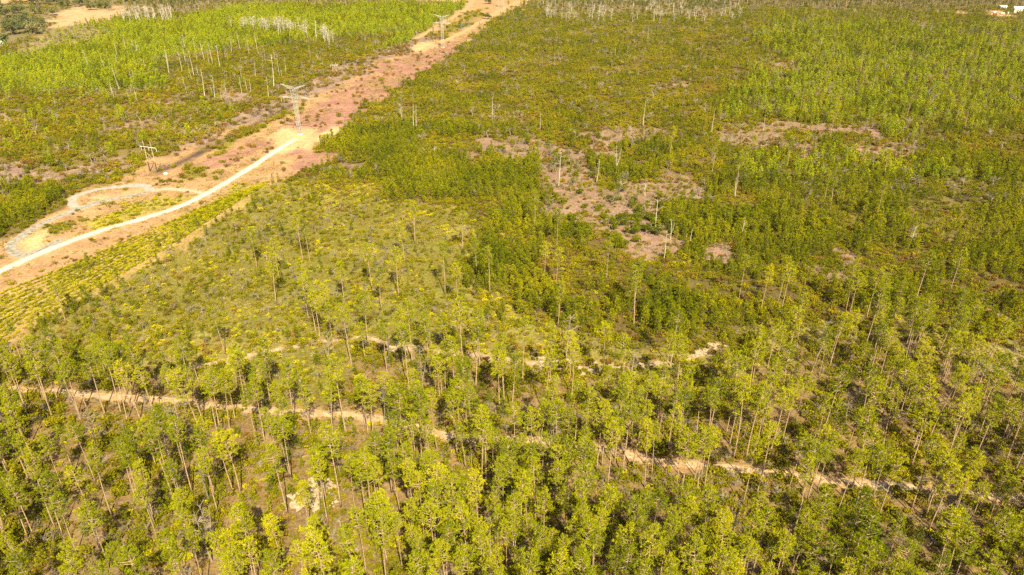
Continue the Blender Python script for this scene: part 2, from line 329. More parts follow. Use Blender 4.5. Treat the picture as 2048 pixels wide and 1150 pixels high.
YNGM = [(t.mesh('trunk', [M['young_bark']]), c.mesh('crown', [M['needle_young']])) for t, c in YNG]
for t, c in TALL:
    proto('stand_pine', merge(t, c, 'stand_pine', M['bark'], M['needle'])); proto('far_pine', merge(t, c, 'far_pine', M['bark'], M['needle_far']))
for t, c in YNG:
    proto('plantation_pine', merge(t, c, 'plantation_pine', M['young_bark'], M['needle_young'])); proto('bright_pine', merge(t, c, 'bright_pine', M['young_bark'], M['needle_bright']))
for _ in range(5):
    for nm, m in (('olive_shrub', 'leaf_olive'), ('yellow_shrub', 'leaf_yellow'), ('brown_shrub', 'leaf_brown')):
        t, c = bush(2.0, 1.5, 75); proto(nm, merge(t, c, nm, M['twig'], M[m]))
for _ in range(4):
    proto('grass_tuft', grass(14, 1.2).mesh('grass_tuft', [M['straw']])); proto('wood_litter', debris().mesh('wood_litter', [M['twig']]))
    t = dead_tree(3.2, 14, 3); proto('twig_shrub', t.mesh('twig_shrub', [M['twig']]))
# ------------------------------------------------------------------ scattering on the ground
def field(sp, ymin=62, ymax=1230, seed=1, jit=.5):
    """jittered grid over the part of the land this view and a step aside can see"""
    r = np.random.default_rng(seed); X, Y = [], []
    y = np.arange(ymin, ymax, sp)
    for yy in y:
        w = .735*(yy*CP+H*SP)+30; x = np.arange(-w, w, sp); X.append(x); Y.append(np.full(x.shape, yy))
    X = np.concatenate(X); Y = np.concatenate(Y)
    return X+r.uniform(-jit, jit, X.shape)*sp, Y+r.uniform(-jit, jit, X.shape)*sp
def keep_off(x, y, extra=0.0):
    k = np.ones(x.shape, bool)
    for P, w in TR_W:
        q = np.array(P); near = (x > q[:, 0].min()-8) & (x < q[:, 0].max()+8) & (y > q[:, 1].min()-8) & (y < q[:, 1].max()+8)
        i = np.where(near)[0]
        if len(i): k[i] &= (line_mask(P[::2]+[P[-1]], x[i], y[i]) > w+extra) | ((fbm(x[i], y[i], 9, 210) < .5) if P is TRACK2 else False)
    return k
def gn_stuff(name, coll, pts, rz, scl, label, cat):
    """one object of kind stuff: points that carry copies of the plants in coll"""
    n = len(pts); me = bpy.data.meshes.new(name); me.vertices.add(n); me.vertices.foreach_set('co', np.asarray(pts, np.float32).ravel())
    for nm, ty, key, val in (('turn', 'FLOAT_VECTOR', 'vector', rz), ('size', 'FLOAT_VECTOR', 'vector', scl)):
        a = me.attributes.new(nm, ty, 'POINT'); a.data.foreach_set(key, np.asarray(val, np.float32).ravel())
    a = me.attributes.new('pick', 'INT', 'POINT'); a.data.foreach_set('value', rng.integers(0, 1000, n).astype(np.int32))
    o = bpy.data.objects.new(name, me); COL.objects.link(o); tag(o, label, cat, kind='stuff')
    ng = bpy.data.node_groups.new(name, 'GeometryNodeTree'); N = ng.nodes.new; L = ng.links.new
    ng.interface.new_socket('Geometry', in_out='INPUT', socket_type='NodeSocketGeometry'); ng.interface.new_socket('Geometry', in_out='OUTPUT', socket_type='NodeSocketGeometry')
    gi, go = N('NodeGroupInput'), N('NodeGroupOutput'); ip = N('GeometryNodeInstanceOnPoints'); ci = N('GeometryNodeCollectionInfo')
    ci.inputs['Collection'].default_value = PROTO[coll]; ci.inputs['Separate Children'].default_value = True; ci.inputs['Reset Children'].default_value = True
    def attr(nm, ty):
        k = N('GeometryNodeInputNamedAttribute'); k.data_type = ty; k.inputs['Name'].default_value = nm; return k.outputs['Attribute']
    ip.inputs['Pick Instance'].default_value = True
    L(gi.outputs[0], ip.inputs['Points']); L(ci.outputs[0], ip.inputs['Instance']); L(attr('pick', 'INT'), ip.inputs['Instance Index'])
    L(attr('turn', 'FLOAT_VECTOR'), ip.inputs['Rotation']); L(attr('size', 'FLOAT_VECTOR'), ip.inputs['Scale']); L(ip.outputs[0], go.inputs[0])
    md = o.modifiers.new('plants', 'NODES'); md.node_group = ng
    return o
BAG = {}
def drop(key, x, y, s, tilt=.06, wz=(.85, 1.2)):
    n = len(x); rz = np.stack([rng.normal(size=n)*tilt, rng.normal(size=n)*tilt, rng.uniform(0, 6.28, n)], 1); a = rng.uniform(.85, 1.15, n)
    scl = np.stack([s*a, s*a, s*rng.uniform(*wz, n)], 1); b = BAG.setdefault(key, ([], [], []))
    b[0].append(np.stack([x, y, np.zeros(n)], 1)); b[1].append(rz); b[2].append(scl)
def pick(x, y, z, dens, seed, patch=20, contrast=1.2):
    """density per cover kind, thinned into patches by noise"""
    p = np.zeros(x.shape)
    for k, v in dens.items(): p[z == ZI[k]] = v
    n = fbm(x, y, patch, seed); p = p*np.clip(1+contrast*(n-.5)*4, 0, 2.5)
    return rng.random(x.shape) < p
def rnd(a, b, n): return rng.uniform(a, b, n)
# tall pines
x, y = field(4.5, seed=3); z = zone_at(x, y)
dd = {'forest': .86, 'mixed': .085, 'open': .004, 'young': .012, 'sparse': .02, 'yellow': 0}
px, py = pix(x, y)
k = pick(x, y, z, dd, 70, 28, .5) & keep_off(x, y, .6)
trk = line_mask(TRACK[::3], x, y); above = py < np.interp(px, [0, 700, 1000, 2048], [776, 830, 880, 1000])
k &= ~(above & (rng.random(x.shape) < np.clip((trk-8)/60, .12, .45)))
tx, ty = x[k], y[k]
SEEN = [(0, 776, 105, 783), (105, 783, 230, 795), (340, 804, 480, 819), (600, 826, 720, 833), (1215, 898, 1345, 925), (1375, 930, 1535, 944), (1565, 950, 1690, 965), (1745, 969, 1850, 981), (1895, 987, 2060, 1000), (900, 874, 930, 878), (1050, 722, 1185, 736), (560, 697, 640, 685), (690, 677, 830, 698), (1390, 711, 1445, 688), (590, 960, 680, 1010)]
def hides(x, y, z, rx, ry):
    qx, qy = pix(x, y, z); h = np.zeros(x.shape, bool)
    for (a, b, c, d) in SEEN:
        for t in np.linspace(0, 1, 9): h |= (np.abs(qx-a-(c-a)*t) < rx) & (np.abs(qy-b-(d-b)*t) < ry)
    return h
k = ~(hides(tx, ty, 17, 30, 42) & (rng.random(tx.shape) < .88)); qx, qy = pix(tx, ty); k &= ~((qx < 760) & (qy < 460)); tx, ty = tx[k], ty[k]; qx, qy = pix(tx, ty); k = ~((qx < 540) & (qy < 785) & (rng.random(tx.shape) < .35)); tx, ty = tx[k], ty[k]
LONE = [(475, 477), (515, 540), (607, 526), (621, 533), (553, 608), (618, 643), (658, 658), (451, 709), (689, 610), (926, 505), (953, 550), (1088, 563), (1112, 570), (798, 594), (763, 620), (917, 617), (746, 585), (830, 488), (810, 526), (736, 693), (1477, 601), (1520, 629), (1555, 610), (1560, 630), (1699, 630), (1732, 639), (1753, 636), (1788, 639), (1917, 703), (1637, 756), (1691, 623), (2026, 446), (1659, 425), (1752, 439), (642, 690), (634, 676), (668, 702), (890, 590), (560, 560), (980, 590)]
lone = [ground(*p) for p in LONE]
far = np.ones(tx.shape, bool)
for (a, b) in lone: far &= np.hypot(tx-a, ty-b) > 5
tx, ty = tx[far], ty[far]
dep = ty*CP+(H-14)*SP; o_ = np.argsort(dep); tx, ty = tx[o_], ty[o_]
cx, cy = pix(tx, ty, 17.0); inv = (cx > -25) & (cx < 2073) & (cy < 1165)
ind = np.where(inv)[0][:300]; rest = np.setdiff1d(np.arange(len(tx)), ind)
def plant_thing(name, models, x, y, s, label, cat, group, i, rz=None):
    e = empty(name, (x, y, 0), label, cat, group, R.uniform(0, 6.28) if rz is None else rz, s); q = R.uniform(.78, 1.08); e.scale = (s*q, s*q, s*R.uniform(.94, 1.08)); e.rotation_euler[0] = R.gauss(0, .022); e.rotation_euler[1] = R.gauss(0, .022)
    for nm, me in zip(('trunk', 'crown'), models[i % len(models)]):
        o = bpy.data.objects.new(nm, me); COL.objects.link(o); o.parent = e
    return e
def short(x, y):
    p = pix(x, y); return .68 if p[0] < 560 and p[1] < 785 else 1.0
def trackside(x, y):
    d = line_mask(TRACK[::3], np.array([x]), np.array([y]))[0]; p = pix(x, y)
    ab = p[1] < np.interp(p[0], [0, 700, 1000, 2048], [776, 830, 880, 1000])
    return d, bool(ab)
for i in ind:
    d, ab = trackside(tx[i], ty[i])
    if d < 7: lb, gp = 'tall slender pine standing right at the edge of the long sandy track', 'pines along the sandy track'
    elif ab: lb, gp = 'tall pine with thin yellow-green crown in the thinner woods beyond the long sandy track', 'pines beyond the sandy track'
    elif ty[i] < 118: lb, gp = 'big pine seen from above with wide lit crown, lowest in the photo', 'pines at the bottom of the photo'
    else: lb, gp = 'tall slender pine in the dense foreground stand on the near side of the sandy track', 'pines of the foreground stand'
    plant_thing('tall_pine', TALLM, tx[i], ty[i], R.uniform(.82, 1.1)*short(tx[i], ty[i]), lb, 'pine tree', gp, R.randrange(16))
drop('stand_pine', tx[rest], ty[rest], rnd(.74, 1.0, len(rest))*np.where((pix(tx, ty)[0][rest] < 560) & (pix(tx, ty)[1][rest] < 785), .68, 1), .03, (1.0, 1.18))
for (a, b), (qx, qy) in zip(lone, LONE):
    if qx > 1400: lb, gp = 'lone tall pine with long bare trunk rising above the dense young pines', 'tall pines above the young pines'
    else: lb, gp = 'lone tall pine with long bare trunk and small crown in the open grassy clearing', 'lone pines in the open clearing'
    plant_thing('lone_pine', TALLM, a, b, R.uniform(.84, 1.0)*(.55 if (qx, qy) == (475, 477) else 1), lb, 'pine tree', gp, R.randrange(16))
# young pines: dense plantation, bright plantation
x, y = field(2.35, ymax=640, seed=5); z = zone_at(x, y)
k = pick(x, y, z, {'young': .70, 'scrub': .2, 'mixed': .30, 'open': .055, 'forest': .09, 'sparse': .34, 'slash': .03, 'olive': .05, 'rows': .008}, 81, 20, 1.7) & keep_off(x, y, 1)
yx, yy = x[k], y[k]; k = ~(hides(yx, yy, 3, 14, 16) & (rng.random(yx.shape) < .85)); yx, yy = yx[k], yy[k]
x, y = field(3.6, ymin=640, seed=6); z = zone_at(x, y)
k = pick(x, y, z, {'young': .7, 'scrub': .42, 'sparse': .5, 'slash': .05, 'olive': .05}, 82, 20, .7) & keep_off(x, y, 1)
fx, fy = x[k], y[k]
o_ = np.argsort(yy); yx, yy = yx[o_], yy[o_]
cx, cy = pix(yx, yy, 3.0); zz = zone_at(yx, yy)
size_y = np.where(zz == ZI['open'], rnd(.45, .8, len(yx)), np.where(zz == ZI['mixed'], rnd(.55, 1.0, len(yx)), rnd(.62, 1.12, len(yx))))
size_y *= (.62+.76*fbm(yx, yy, 34, 190))*np.where(zz == ZI['scrub'], .62, np.where(zz == ZI['young'], .84, .78))
inv = (cx > 5) & (cx < 2043) & (cy < 1140) & (zz != ZI['forest'])
ind = np.where(inv)[0][:300]; rest = np.setdiff1d(np.arange(len(yx)), ind)
for i in ind:
    p = pix(yx[i], yy[i])
    d2 = line_mask(TRACK2[::3], yx[i:i+1], yy[i:i+1])[0]
    if d2 < 9: lb, gp = 'small bushy young pine close beside the broken second track in the middle ground', 'young pines by the second track'
    elif p[0] < 700: lb, gp = 'small green young pine dotted about the left of the grassy clearing', 'young pines on the left'
    elif p[0] < 1400: lb, gp = 'small green young pine among yellow scrub in the middle ground', 'young pines in the middle'
    else: lb, gp = 'small green young pine between the tall pines on the right side', 'young pines on the right'
    plant_thing('young_pine', YNGM, yx[i], yy[i], size_y[i], lb, 'young pine', gp, R.randrange(7))
drop('plantation_pine', yx[rest], yy[rest], size_y[rest]); drop('plantation_pine', fx, fy, rnd(.8, 1.3, len(fx))*(.6+.8*fbm(fx, fy, 50, 191))*np.where(zone_at(fx, fy) == ZI['scrub'], .6, .85))
x, y = field(3.1, ymin=330, seed=8); z = zone_at(x, y)
k = pick(x, y, z, {'bright': .85, 'straw': .05, 'sparse': .27, 'olive': .03}, 83, 30, .35) & keep_off(x, y, 1)
g = (rng.random(x.shape) < .85-1.4*np.clip(.62-fbm(x, y, 60, 180)-(x < -260)*.1, 0, .4)) | (z != ZI['bright']); drop('bright_pine', x[k & g], y[k & g], rnd(.7, 1.15, (k & g).sum())); drop('plantation_pine', x[k & ~g], y[k & ~g], rnd(.7, 1.15, (k & ~g).sum()))
# shrubs
x, y = field(1.75, ymax=330, seed=9); z = zone_at(x, y); on = keep_off(x, y, .3)
k = pick(x, y, z, {'forest': .48, 'mixed': .36, 'open': .24, 'young': .48, 'tan': .015, 'slash': .15, 'strip': .6, 'yellow': .12, 'rows': .03, 'olive': .4, 'sparse': .3, 'scrub': .4, 'straw': .15}, 90, 9, 1.1) & on
drop('olive_shrub', x[k], y[k], rnd(.4, 1.0, k.sum())*np.where(z[k] == ZI['forest'], rnd(.8, 1.6, k.sum()), 1))
k = pick(x, y, z, {'forest': .09, 'mixed': .20, 'open': .13, 'young': .04, 'yellow': .35, 'rows': .02, 'tan': .006}, 91, 12, 1.4) & on
drop('yellow_shrub', x[k], y[k], rnd(.35, .8, k.sum()))
k = pick(x, y, z, {'forest': .12, 'mixed': .06, 'open': .05, 'young': .05, 'slash': .06, 'tan': .02, 'olive': .06}, 92, 8, 1.4) & on
drop('brown_shrub', x[k], y[k], rnd(.35, .9, k.sum()))
k = pick(x, y, z, {'forest': .10, 'mixed': .06, 'open': .10, 'slash': .04, 'straw': .2}, 95, 10, 1.4) & on
drop('twig_shrub', x[k], y[k], rnd(.3, .75, k.sum()))
x, y = field(2.9, ymin=330, ymax=760, seed=10); z = zone_at(x, y); on = keep_off(x, y, .5)
k = pick(x, y, z, {'young': .55, 'olive': .72, 'scrub': .72, 'sparse': .4, 'slash': .15, 'mauve': .12, 'pink': .012, 'tan': .02, 'strip': .7, 'mixed': .5, 'open': .3, 'bright': .1, 'straw': .1}, 93, 14, .8) & on
drop('olive_shrub', x[k], y[k], rnd(.8, 1.7, k.sum()))
k = pick(x, y, z, {'young': .06, 'olive': .22, 'scrub': .22, 'slash': .18, 'mauve': .36, 'pink': .06, 'tan': .03, 'strip': .2, 'sparse': .12}, 94, 12, 1.2) & on
drop('brown_shrub', x[k], y[k], rnd(.6, 1.5, k.sum()))
x, y = field(4.6, ymin=760, seed=12); z = zone_at(x, y)
k = pick(x, y, z, {'scrub': .8, 'olive': .8, 'strip': .4, 'mauve': .1, 'grey': .3, 'oak': .2, 'straw': .12, 'dark': .3, 'sparse': .3}, 96, 20, .7) & keep_off(x, y, 1)
drop('olive_shrub', x[k], y[k], rnd(1.0, 2.0, k.sum()))
x, y = field(5.5, ymin=300, ymax=1000, seed=21); z = zone_at(x, y)
k = pick(x, y, z, {'scrub': .22, 'sparse': .3, 'young': .08, 'olive': .16, 'slash': .3, 'mauve': .2, 'straw': .4, 'bright': .03}, 121, 18, 1.6) & keep_off(x, y, 1)
drop('twig_shrub', x[k], y[k], rnd(.6, 1.3, k.sum()))
x, y = field(2.3, ymin=130, ymax=560, seed=22); z = zone_at(x, y)
k = pick(x, y, z, {'young': .55, 'sparse': .4, 'scrub': .3, 'mixed': .22, 'olive': .1}, 122, 12, .35) & keep_off(x, y, .5); g = rng.random(x.shape) < .72
drop('olive_shrub', x[k & g], y[k & g], rnd(.6, 1.3, (k & g).sum())); drop('brown_shrub', x[k & ~g], y[k & ~g], rnd(.5, 1.2, (k & ~g).sum()))
x, y = field(2.6, ymin=300, ymax=900, seed=23); z = zone_at(x, y)
k = pick(x, y, z, {'tan': .42, 'pink': .40, 'mauve': .25, 'slash': .22, 'yellow': .3, 'straw': .4, 'strip': .3}, 123, 14, 1.3) & keep_off(x, y, .3)
drop('grass_tuft', x[k], y[k], rnd(.6, 1.4, k.sum()), .1, (.5, .9))
# planted rows beside the white road
up = [ground(*p) for p in [(-300, 722), (0, 584), (130, 534), (300, 460), (420, 407), (520, 370)]]
lo = [ground(*p) for p in [(-300, 796), (0, 696), (60, 652), (330, 500), (420, 440), (540, 362)]]
def along(P, n):
    P = np.array(P); L = np.r_[0, np.cumsum(np.hypot(*np.diff(P, axis=0).T))]; t = np.linspace(0, L[-1], n); return np.stack([np.interp(t, L, P[:, 0]), np.interp(t, L, P[:, 1])], 1)
A, B = along(up, 620), along(lo, 620)
for q in np.linspace(.04, .96, 11):
    P = A*(1-q)+B*q+rng.normal(size=A.shape)*.38; g = fbm(P[:, 0], P[:, 1], 14, 130); k = rng.random(len(P)) < np.clip(1.9*g, .1, .92); zz = zone_at(P[:, 0], P[:, 1], 0)
    k &= (zz == ZI['rows']) | (zz == ZI['yellow'])
    yl = rng.random(len(P)) < .55
    drop('yellow_shrub', P[k & yl, 0], P[k & yl, 1], rnd(.28, .5, (k & yl).sum())); drop('olive_shrub', P[k & ~yl, 0], P[k & ~yl, 1], rnd(.28, .5, (k & ~yl).sum()))
# dry grass and woody litter
x, y = field(1.5, ymax=330, seed=14); z = zone_at(x, y); on = keep_off(x, y, .1)
k = pick(x, y, z, {'forest': .22, 'mixed': .24, 'open': .85, 'tan': .12, 'rows': .10, 'slash': .08, 'yellow': .3, 'strip': .1, 'straw': .5}, 97, 8, 1) & on
drop('grass_tuft', x[k], y[k], rnd(.5, 1.1, k.sum()), .1)
x, y = field(3.2, ymin=150, ymax=900, seed=15); z = zone_at(x, y)
k = pick(x, y, z, {'slash': .55, 'mauve': .5, 'pink': .10, 'tan': .05, 'young': .02, 'forest': .03}, 98, 12, 1) & keep_off(x, y, .5)
drop('wood_litter', x[k], y[k], rnd(.5, 1.2, k.sum()), .1)
# far woods
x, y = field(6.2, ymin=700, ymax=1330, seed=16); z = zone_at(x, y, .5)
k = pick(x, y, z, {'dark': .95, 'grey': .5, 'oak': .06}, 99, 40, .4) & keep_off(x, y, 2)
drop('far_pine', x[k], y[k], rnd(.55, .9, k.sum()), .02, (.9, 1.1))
# ------------------------------------------------------------------ dead trees, bushes, oaks: countable, so each is a thing
DEAD = [dead_tree(h, nb, tw, f).mesh('dead_tree', [M['deadwood']]) for h, nb, tw, f in [(15, 4, 1, 0), (13, 6, 2, 0), (16, 2, 0, 0), (12, 4, 1, 0), (14, 0, 0, 0), (15, 26, 4, 0), (13, 22, 4, 0), (15, 8, 2, 1)]]
BARE = [dead_tree(h, nb, tw, f).mesh('bare_tree', [M['twig']]) for h, nb, tw, f in [(15, 14, 3, 0), (13, 24, 5, 0), (14, 20, 4, 1), (12, 26, 5, 0)]]
def dead(px, py, kind, hpx, lb, gp, name='dead_tree', wide=1.0):
    gx_, gy_ = ground(px, py); a = math.atan2(H, gy_); mpp = (gy_*CP+H*SP)/F; hh = hpx*mpp/math.cos(a)*1.02
    me = BARE[kind % 4] if name == 'bare_tree' else DEAD[kind]; o = bpy.data.objects.new(name, me); COL.objects.link(o); zh = max(v.co.z for v in me.vertices); s = hh/zh
    o.location = (gx_, gy_, 0); wd = max(s, .85)*wide; o.scale = (wd, wd, s); o.rotation_euler = (0, 0, R.uniform(0, 6.28)); tag(o, lb, 'dead tree', gp); return o
SN = [(388, 153, 42), (339, 150, 47), (292, 144, 22), (237, 146, 30), (440, 134, 36), (412, 129, 40), (419, 130, 28), (426, 130, 40), (548, 177, 58), (410, 198, 50), (273, 202, 26), (259, 200, 18), (111, 212, 16), (181, 148, 44), (480, 101, 32), (499, 111, 34), (517, 106, 34), (463, 106, 28), (395, 125, 22), (372, 134, 36), (365, 148, 40), (456, 123, 24), (572, 150, 30), (485, 139, 22), (511, 153, 26), (397, 153, 20), (430, 198, 40), (444, 203, 20), (494, 184, 26), (501, 181, 20), (480, 170, 14), (313, 125, 14), (222, 140, 18), (208, 140, 14), (372, 110, 36), (280, 112, 14), (368, 105, 20), (452, 120, 22), (530, 122, 20), (620, 112, 20)]
SN += [(R.uniform(180, 590), R.uniform(105, 200), R.uniform(16, 40)) for _ in range(28)]
for p in SN: dead(*p[:2], R.randrange(5), p[2]*1.12, 'bare grey dead trunk standing in the green plantation left of the corridor', 'dead trunks in the left plantation', wide=.95)
for _ in range(38):
    t = R.random(); dead(244+104*t+R.uniform(-3, 3), 49+R.uniform(-4, 3)-4*t, R.choice([0, 1, 3, 5]), R.uniform(26, 36), 'pale dead tree in the tight white row left of the top plantation', 'white row of dead trees', wide=1.8)
for _ in range(48):
    t = R.random(); dead(462+205*t, 62+28*t*t+R.uniform(-8, 6), R.choice([1, 3, 5, 6, 6, 5]), R.uniform(22, 34), 'pale bushy dead tree in the grey clump beside the corridor, top left', 'grey clump of dead trees', wide=1.7)
for px_, py_, kd, hp, lb in [(804, 244, 6, 36, 'pale dead tree with bushy bare top at the corridor edge'), (828, 265, 0, 56, 'left trunk of the twin white dead trunks near the corridor edge'), (833, 265, 2, 54, 'right trunk of the twin white dead trunks near the corridor edge'),
        (1117, 374, 1, 72, 'tall thin white dead tree left of the cleared patch'), (1232, 352, 7, 62, 'forked white dead tree, thickest trunk in the centre'), (1193, 366, 3, 46, 'thin white dead trunk between two pale dead trees'), (1311, 460, 3, 60, 'white dead tree standing on the pink cleared patch'),
        (1327, 522, 1, 62, 'white dead tree at the lower edge of the pink clearing'), (1341, 478, 7, 40, 'leaning forked dead tree with bare branches on the pink clearing'), (1483, 476, 0, 38, 'broken white stump-like trunk right of the pink clearing'), (1371, 486, 4, 18, 'short white stub, left of a pair below the clearing'), (1381, 484, 4, 26, 'taller white stub, right of a pair below the clearing'),
        (1815, 498, 6, 48, 'pale dead tree with a full bare crown on the right side'), (1286, 256, 4, 52, 'thin bare pole-like trunk above the upper left clearing'), (1423, 268, 4, 46, 'thin bare trunk at the left end of the long pink clearing'), (1295, 83, 4, 28, 'thin bare trunk far off near the top centre'), (1230, 116, 4, 20, 'small bare trunk far off left of the top centre'), (1080, 260, 4, 34, 'thin bare trunk left of the upper clearings'), (985, 240, 4, 44, 'thin bare trunk in scrub right of the corridor'), (1526, 262, 4, 30, 'thin bare trunk on the long pink clearing'), (1290, 392, 6, 26, 'small grey bare tree at top of the pink clearing'), (1700, 395, 4, 24, 'small bare trunk among sparse young pines on the right'), (1470, 395, 3, 40, 'thin pale snag in the young pines right of the clearing')]:
    dead(px_, py_, kd, hp, lb, None, wide=1.0)
for i in range(95):
    dead(R.uniform(1075, 1480), R.uniform(8, 46), R.choice([5, 6, 5, 1]), R.uniform(16, 28), 'hazy grey leafless tree in the pale band at top centre right', 'grey leafless trees at the top', wide=1.7)
for i in range(26):
    dead(R.uniform(1500, 2040), R.uniform(60, 200), R.choice([0, 3, 4]), R.uniform(10, 20), 'thin grey snag far off in the bright pines at top right', 'far snags at top right', 'bare_tree')
for i in range(34):
    dead(R.uniform(20, 2030), R.uniform(850, 1130) if i % 3 else R.uniform(720, 860), R.choice([1, 5, 6, 3]), R.uniform(50, 105), 'bare grey leafless tree standing among the foreground pines', 'bare trees among the foreground pines', 'bare_tree')
for P, w_ in ((TRACK, .25), (TRACK2, .25), (LOOP, .3)):
    P = np.array(P)+rng.normal(size=(len(P), 2))*w_; k = fbm(P[:, 0], P[:, 1], 7, 200) > .45; drop('grass_tuft', P[k, 0], P[k, 1], rnd(.3, .6, k.sum()))
BUSH = [(t.mesh('trunk', [M['oakbark']]), c.mesh('crown', [M['leaf_bush']])) for t, c in [bush(4.2, 3.6, 330, .42), bush(3.6, 3.6, 280, .42), bush(5, 4.2, 420, .45), bush(3.2, 4.4, 300, .42)]]
for cx_, cy_, rx, ry, n, lb, gp in [(1215, 415, 120, 70, 46, 'rounded dark green bush standing on or around the pink cleared patch', 'bushes on the pink clearing'), (1330, 470, 110, 60, 30, 'rounded dark green bush below the dead trees of the clearing', 'bushes below the dead trees'), (1130, 300, 130, 34, 30, 'rounded green bush between the small upper clearings', 'bushes between the upper clearings'), (60, 405, 75, 40, 34, 'rounded green bush in the thicket left of the gravel loop', 'bushes left of the gravel loop')]:
    for i in range(n):
        a = R.uniform(0, 6.28); q = R.random()**.5; qx, qy = cx_+rx*q*math.cos(a), cy_+ry*q*math.sin(a)
        if cx_ == 60 and qy > 470-.5*qx: continue
        gx_, gy_ = ground(qx, qy); plant_thing('round_bush', BUSH, gx_, gy_, R.uniform(.4, 1.15), lb, 'bush', gp, R.randrange(4))
OAK = [(t.mesh('trunk', [M['oakbark']]), c.mesh('crown', [M['oak_leaf']])) for t, c in [broad_tree(11, 17, 420, 1.1), broad_tree(12, 15, 380, 1.1), broad_tree(10, 18, 420, 1.1)]]
for i in range(90):
    qx, qy = R.uniform(-60, 330), R.uniform(-6, 98)
    x_, y_ = ground(qx, qy)
    if Z[zone_at(np.array([x_]), np.array([y_]), 0)[0]] != 'oak': continue
    plant_thing('oak_tree', OAK, x_, y_, R.uniform(.75, 1.15), 'grey-green spreading oak in the woods of the top left corner', 'oak tree', 'oaks in the top left corner', R.randrange(3))
for qx, qy, lb in [(106, 31, 'round oak in the orange field, left of the field oaks'), (155, 14, 'broad dark oak at the far edge of the orange field'), (182, 20, 'oak at the near right of the orange field'), (215, 17, 'oak with dark shade beneath at the right end of the field'), (72, 52, 'dark oak at the near left corner of the orange field'), (978, 8, 'grey-green oak left of the farthest pylon')]:
    x_, y_ = ground(qx, qy); plant_thing('oak_tree', OAK, x_, y_, R.uniform(.7, .9), lb, 'oak tree', None, R.randrange(3))
for qx, qy, lb in [(1006, 56, 'lone tall thin pine at the corridor edge near the farthest pylon'), (1017, 30, 'green pine at the corridor edge right of the farthest pylon')]:
    x_, y_ = ground(qx, qy); plant_thing('lone_pine', TALLM, x_, y_, .9, lb, 'pine tree', None, 5)
x_, y_ = ground(976, 38); plant_thing('round_bush', BUSH, x_, y_, 1.6, 'lone green bush on the sandy far end of the corridor', 'bush', None, 2)
LAB = {'stand_pine': ('pine_stand', 'mass of tall pines behind the nearest ones, thinning into the middle ground', 'pine stand'),
       'far_pine': ('far_woods', 'dark band of tall pine woods along the top edge of the photo', 'woods'),
       'plantation_pine': ('young_pine_plantation', 'dense mass of dark green young pines filling the right and centre', 'young pines'),
       'bright_pine': ('bright_pine_plantation', 'even mass of bright green young pines left of the cleared corridor and far right', 'young pines'),
       'olive_shrub': ('olive_undergrowth', 'low olive green shrubs covering the ground between the trees', 'undergrowth'),
       'yellow_shrub': ('yellow_undergrowth', 'low yellow-green shrubs in the planted rows and clearing', 'undergrowth'),
       'brown_shrub': ('brown_undergrowth', 'low reddish brown shrubs scattered through the scrub', 'undergrowth'),
       'twig_shrub': ('twiggy_undergrowth', 'bare grey leafless twiggy shrubs under and between the pines', 'undergrowth'),
       'grass_tuft': ('dry_grass', 'straw coloured dry grass tufts on open ground', 'grass'),
       'wood_litter': ('woody_litter', 'grey broken branches strewn over the cleared pinkish ground', 'branch litter')}
for key, (p, r, s) in BAG.items():
    nm, lb, ct = LAB[key]; gn_stuff(nm, key, np.concatenate(p), np.concatenate(r), np.concatenate(s), lb, ct)
    print('stuff', nm, sum(len(q) for q in p))
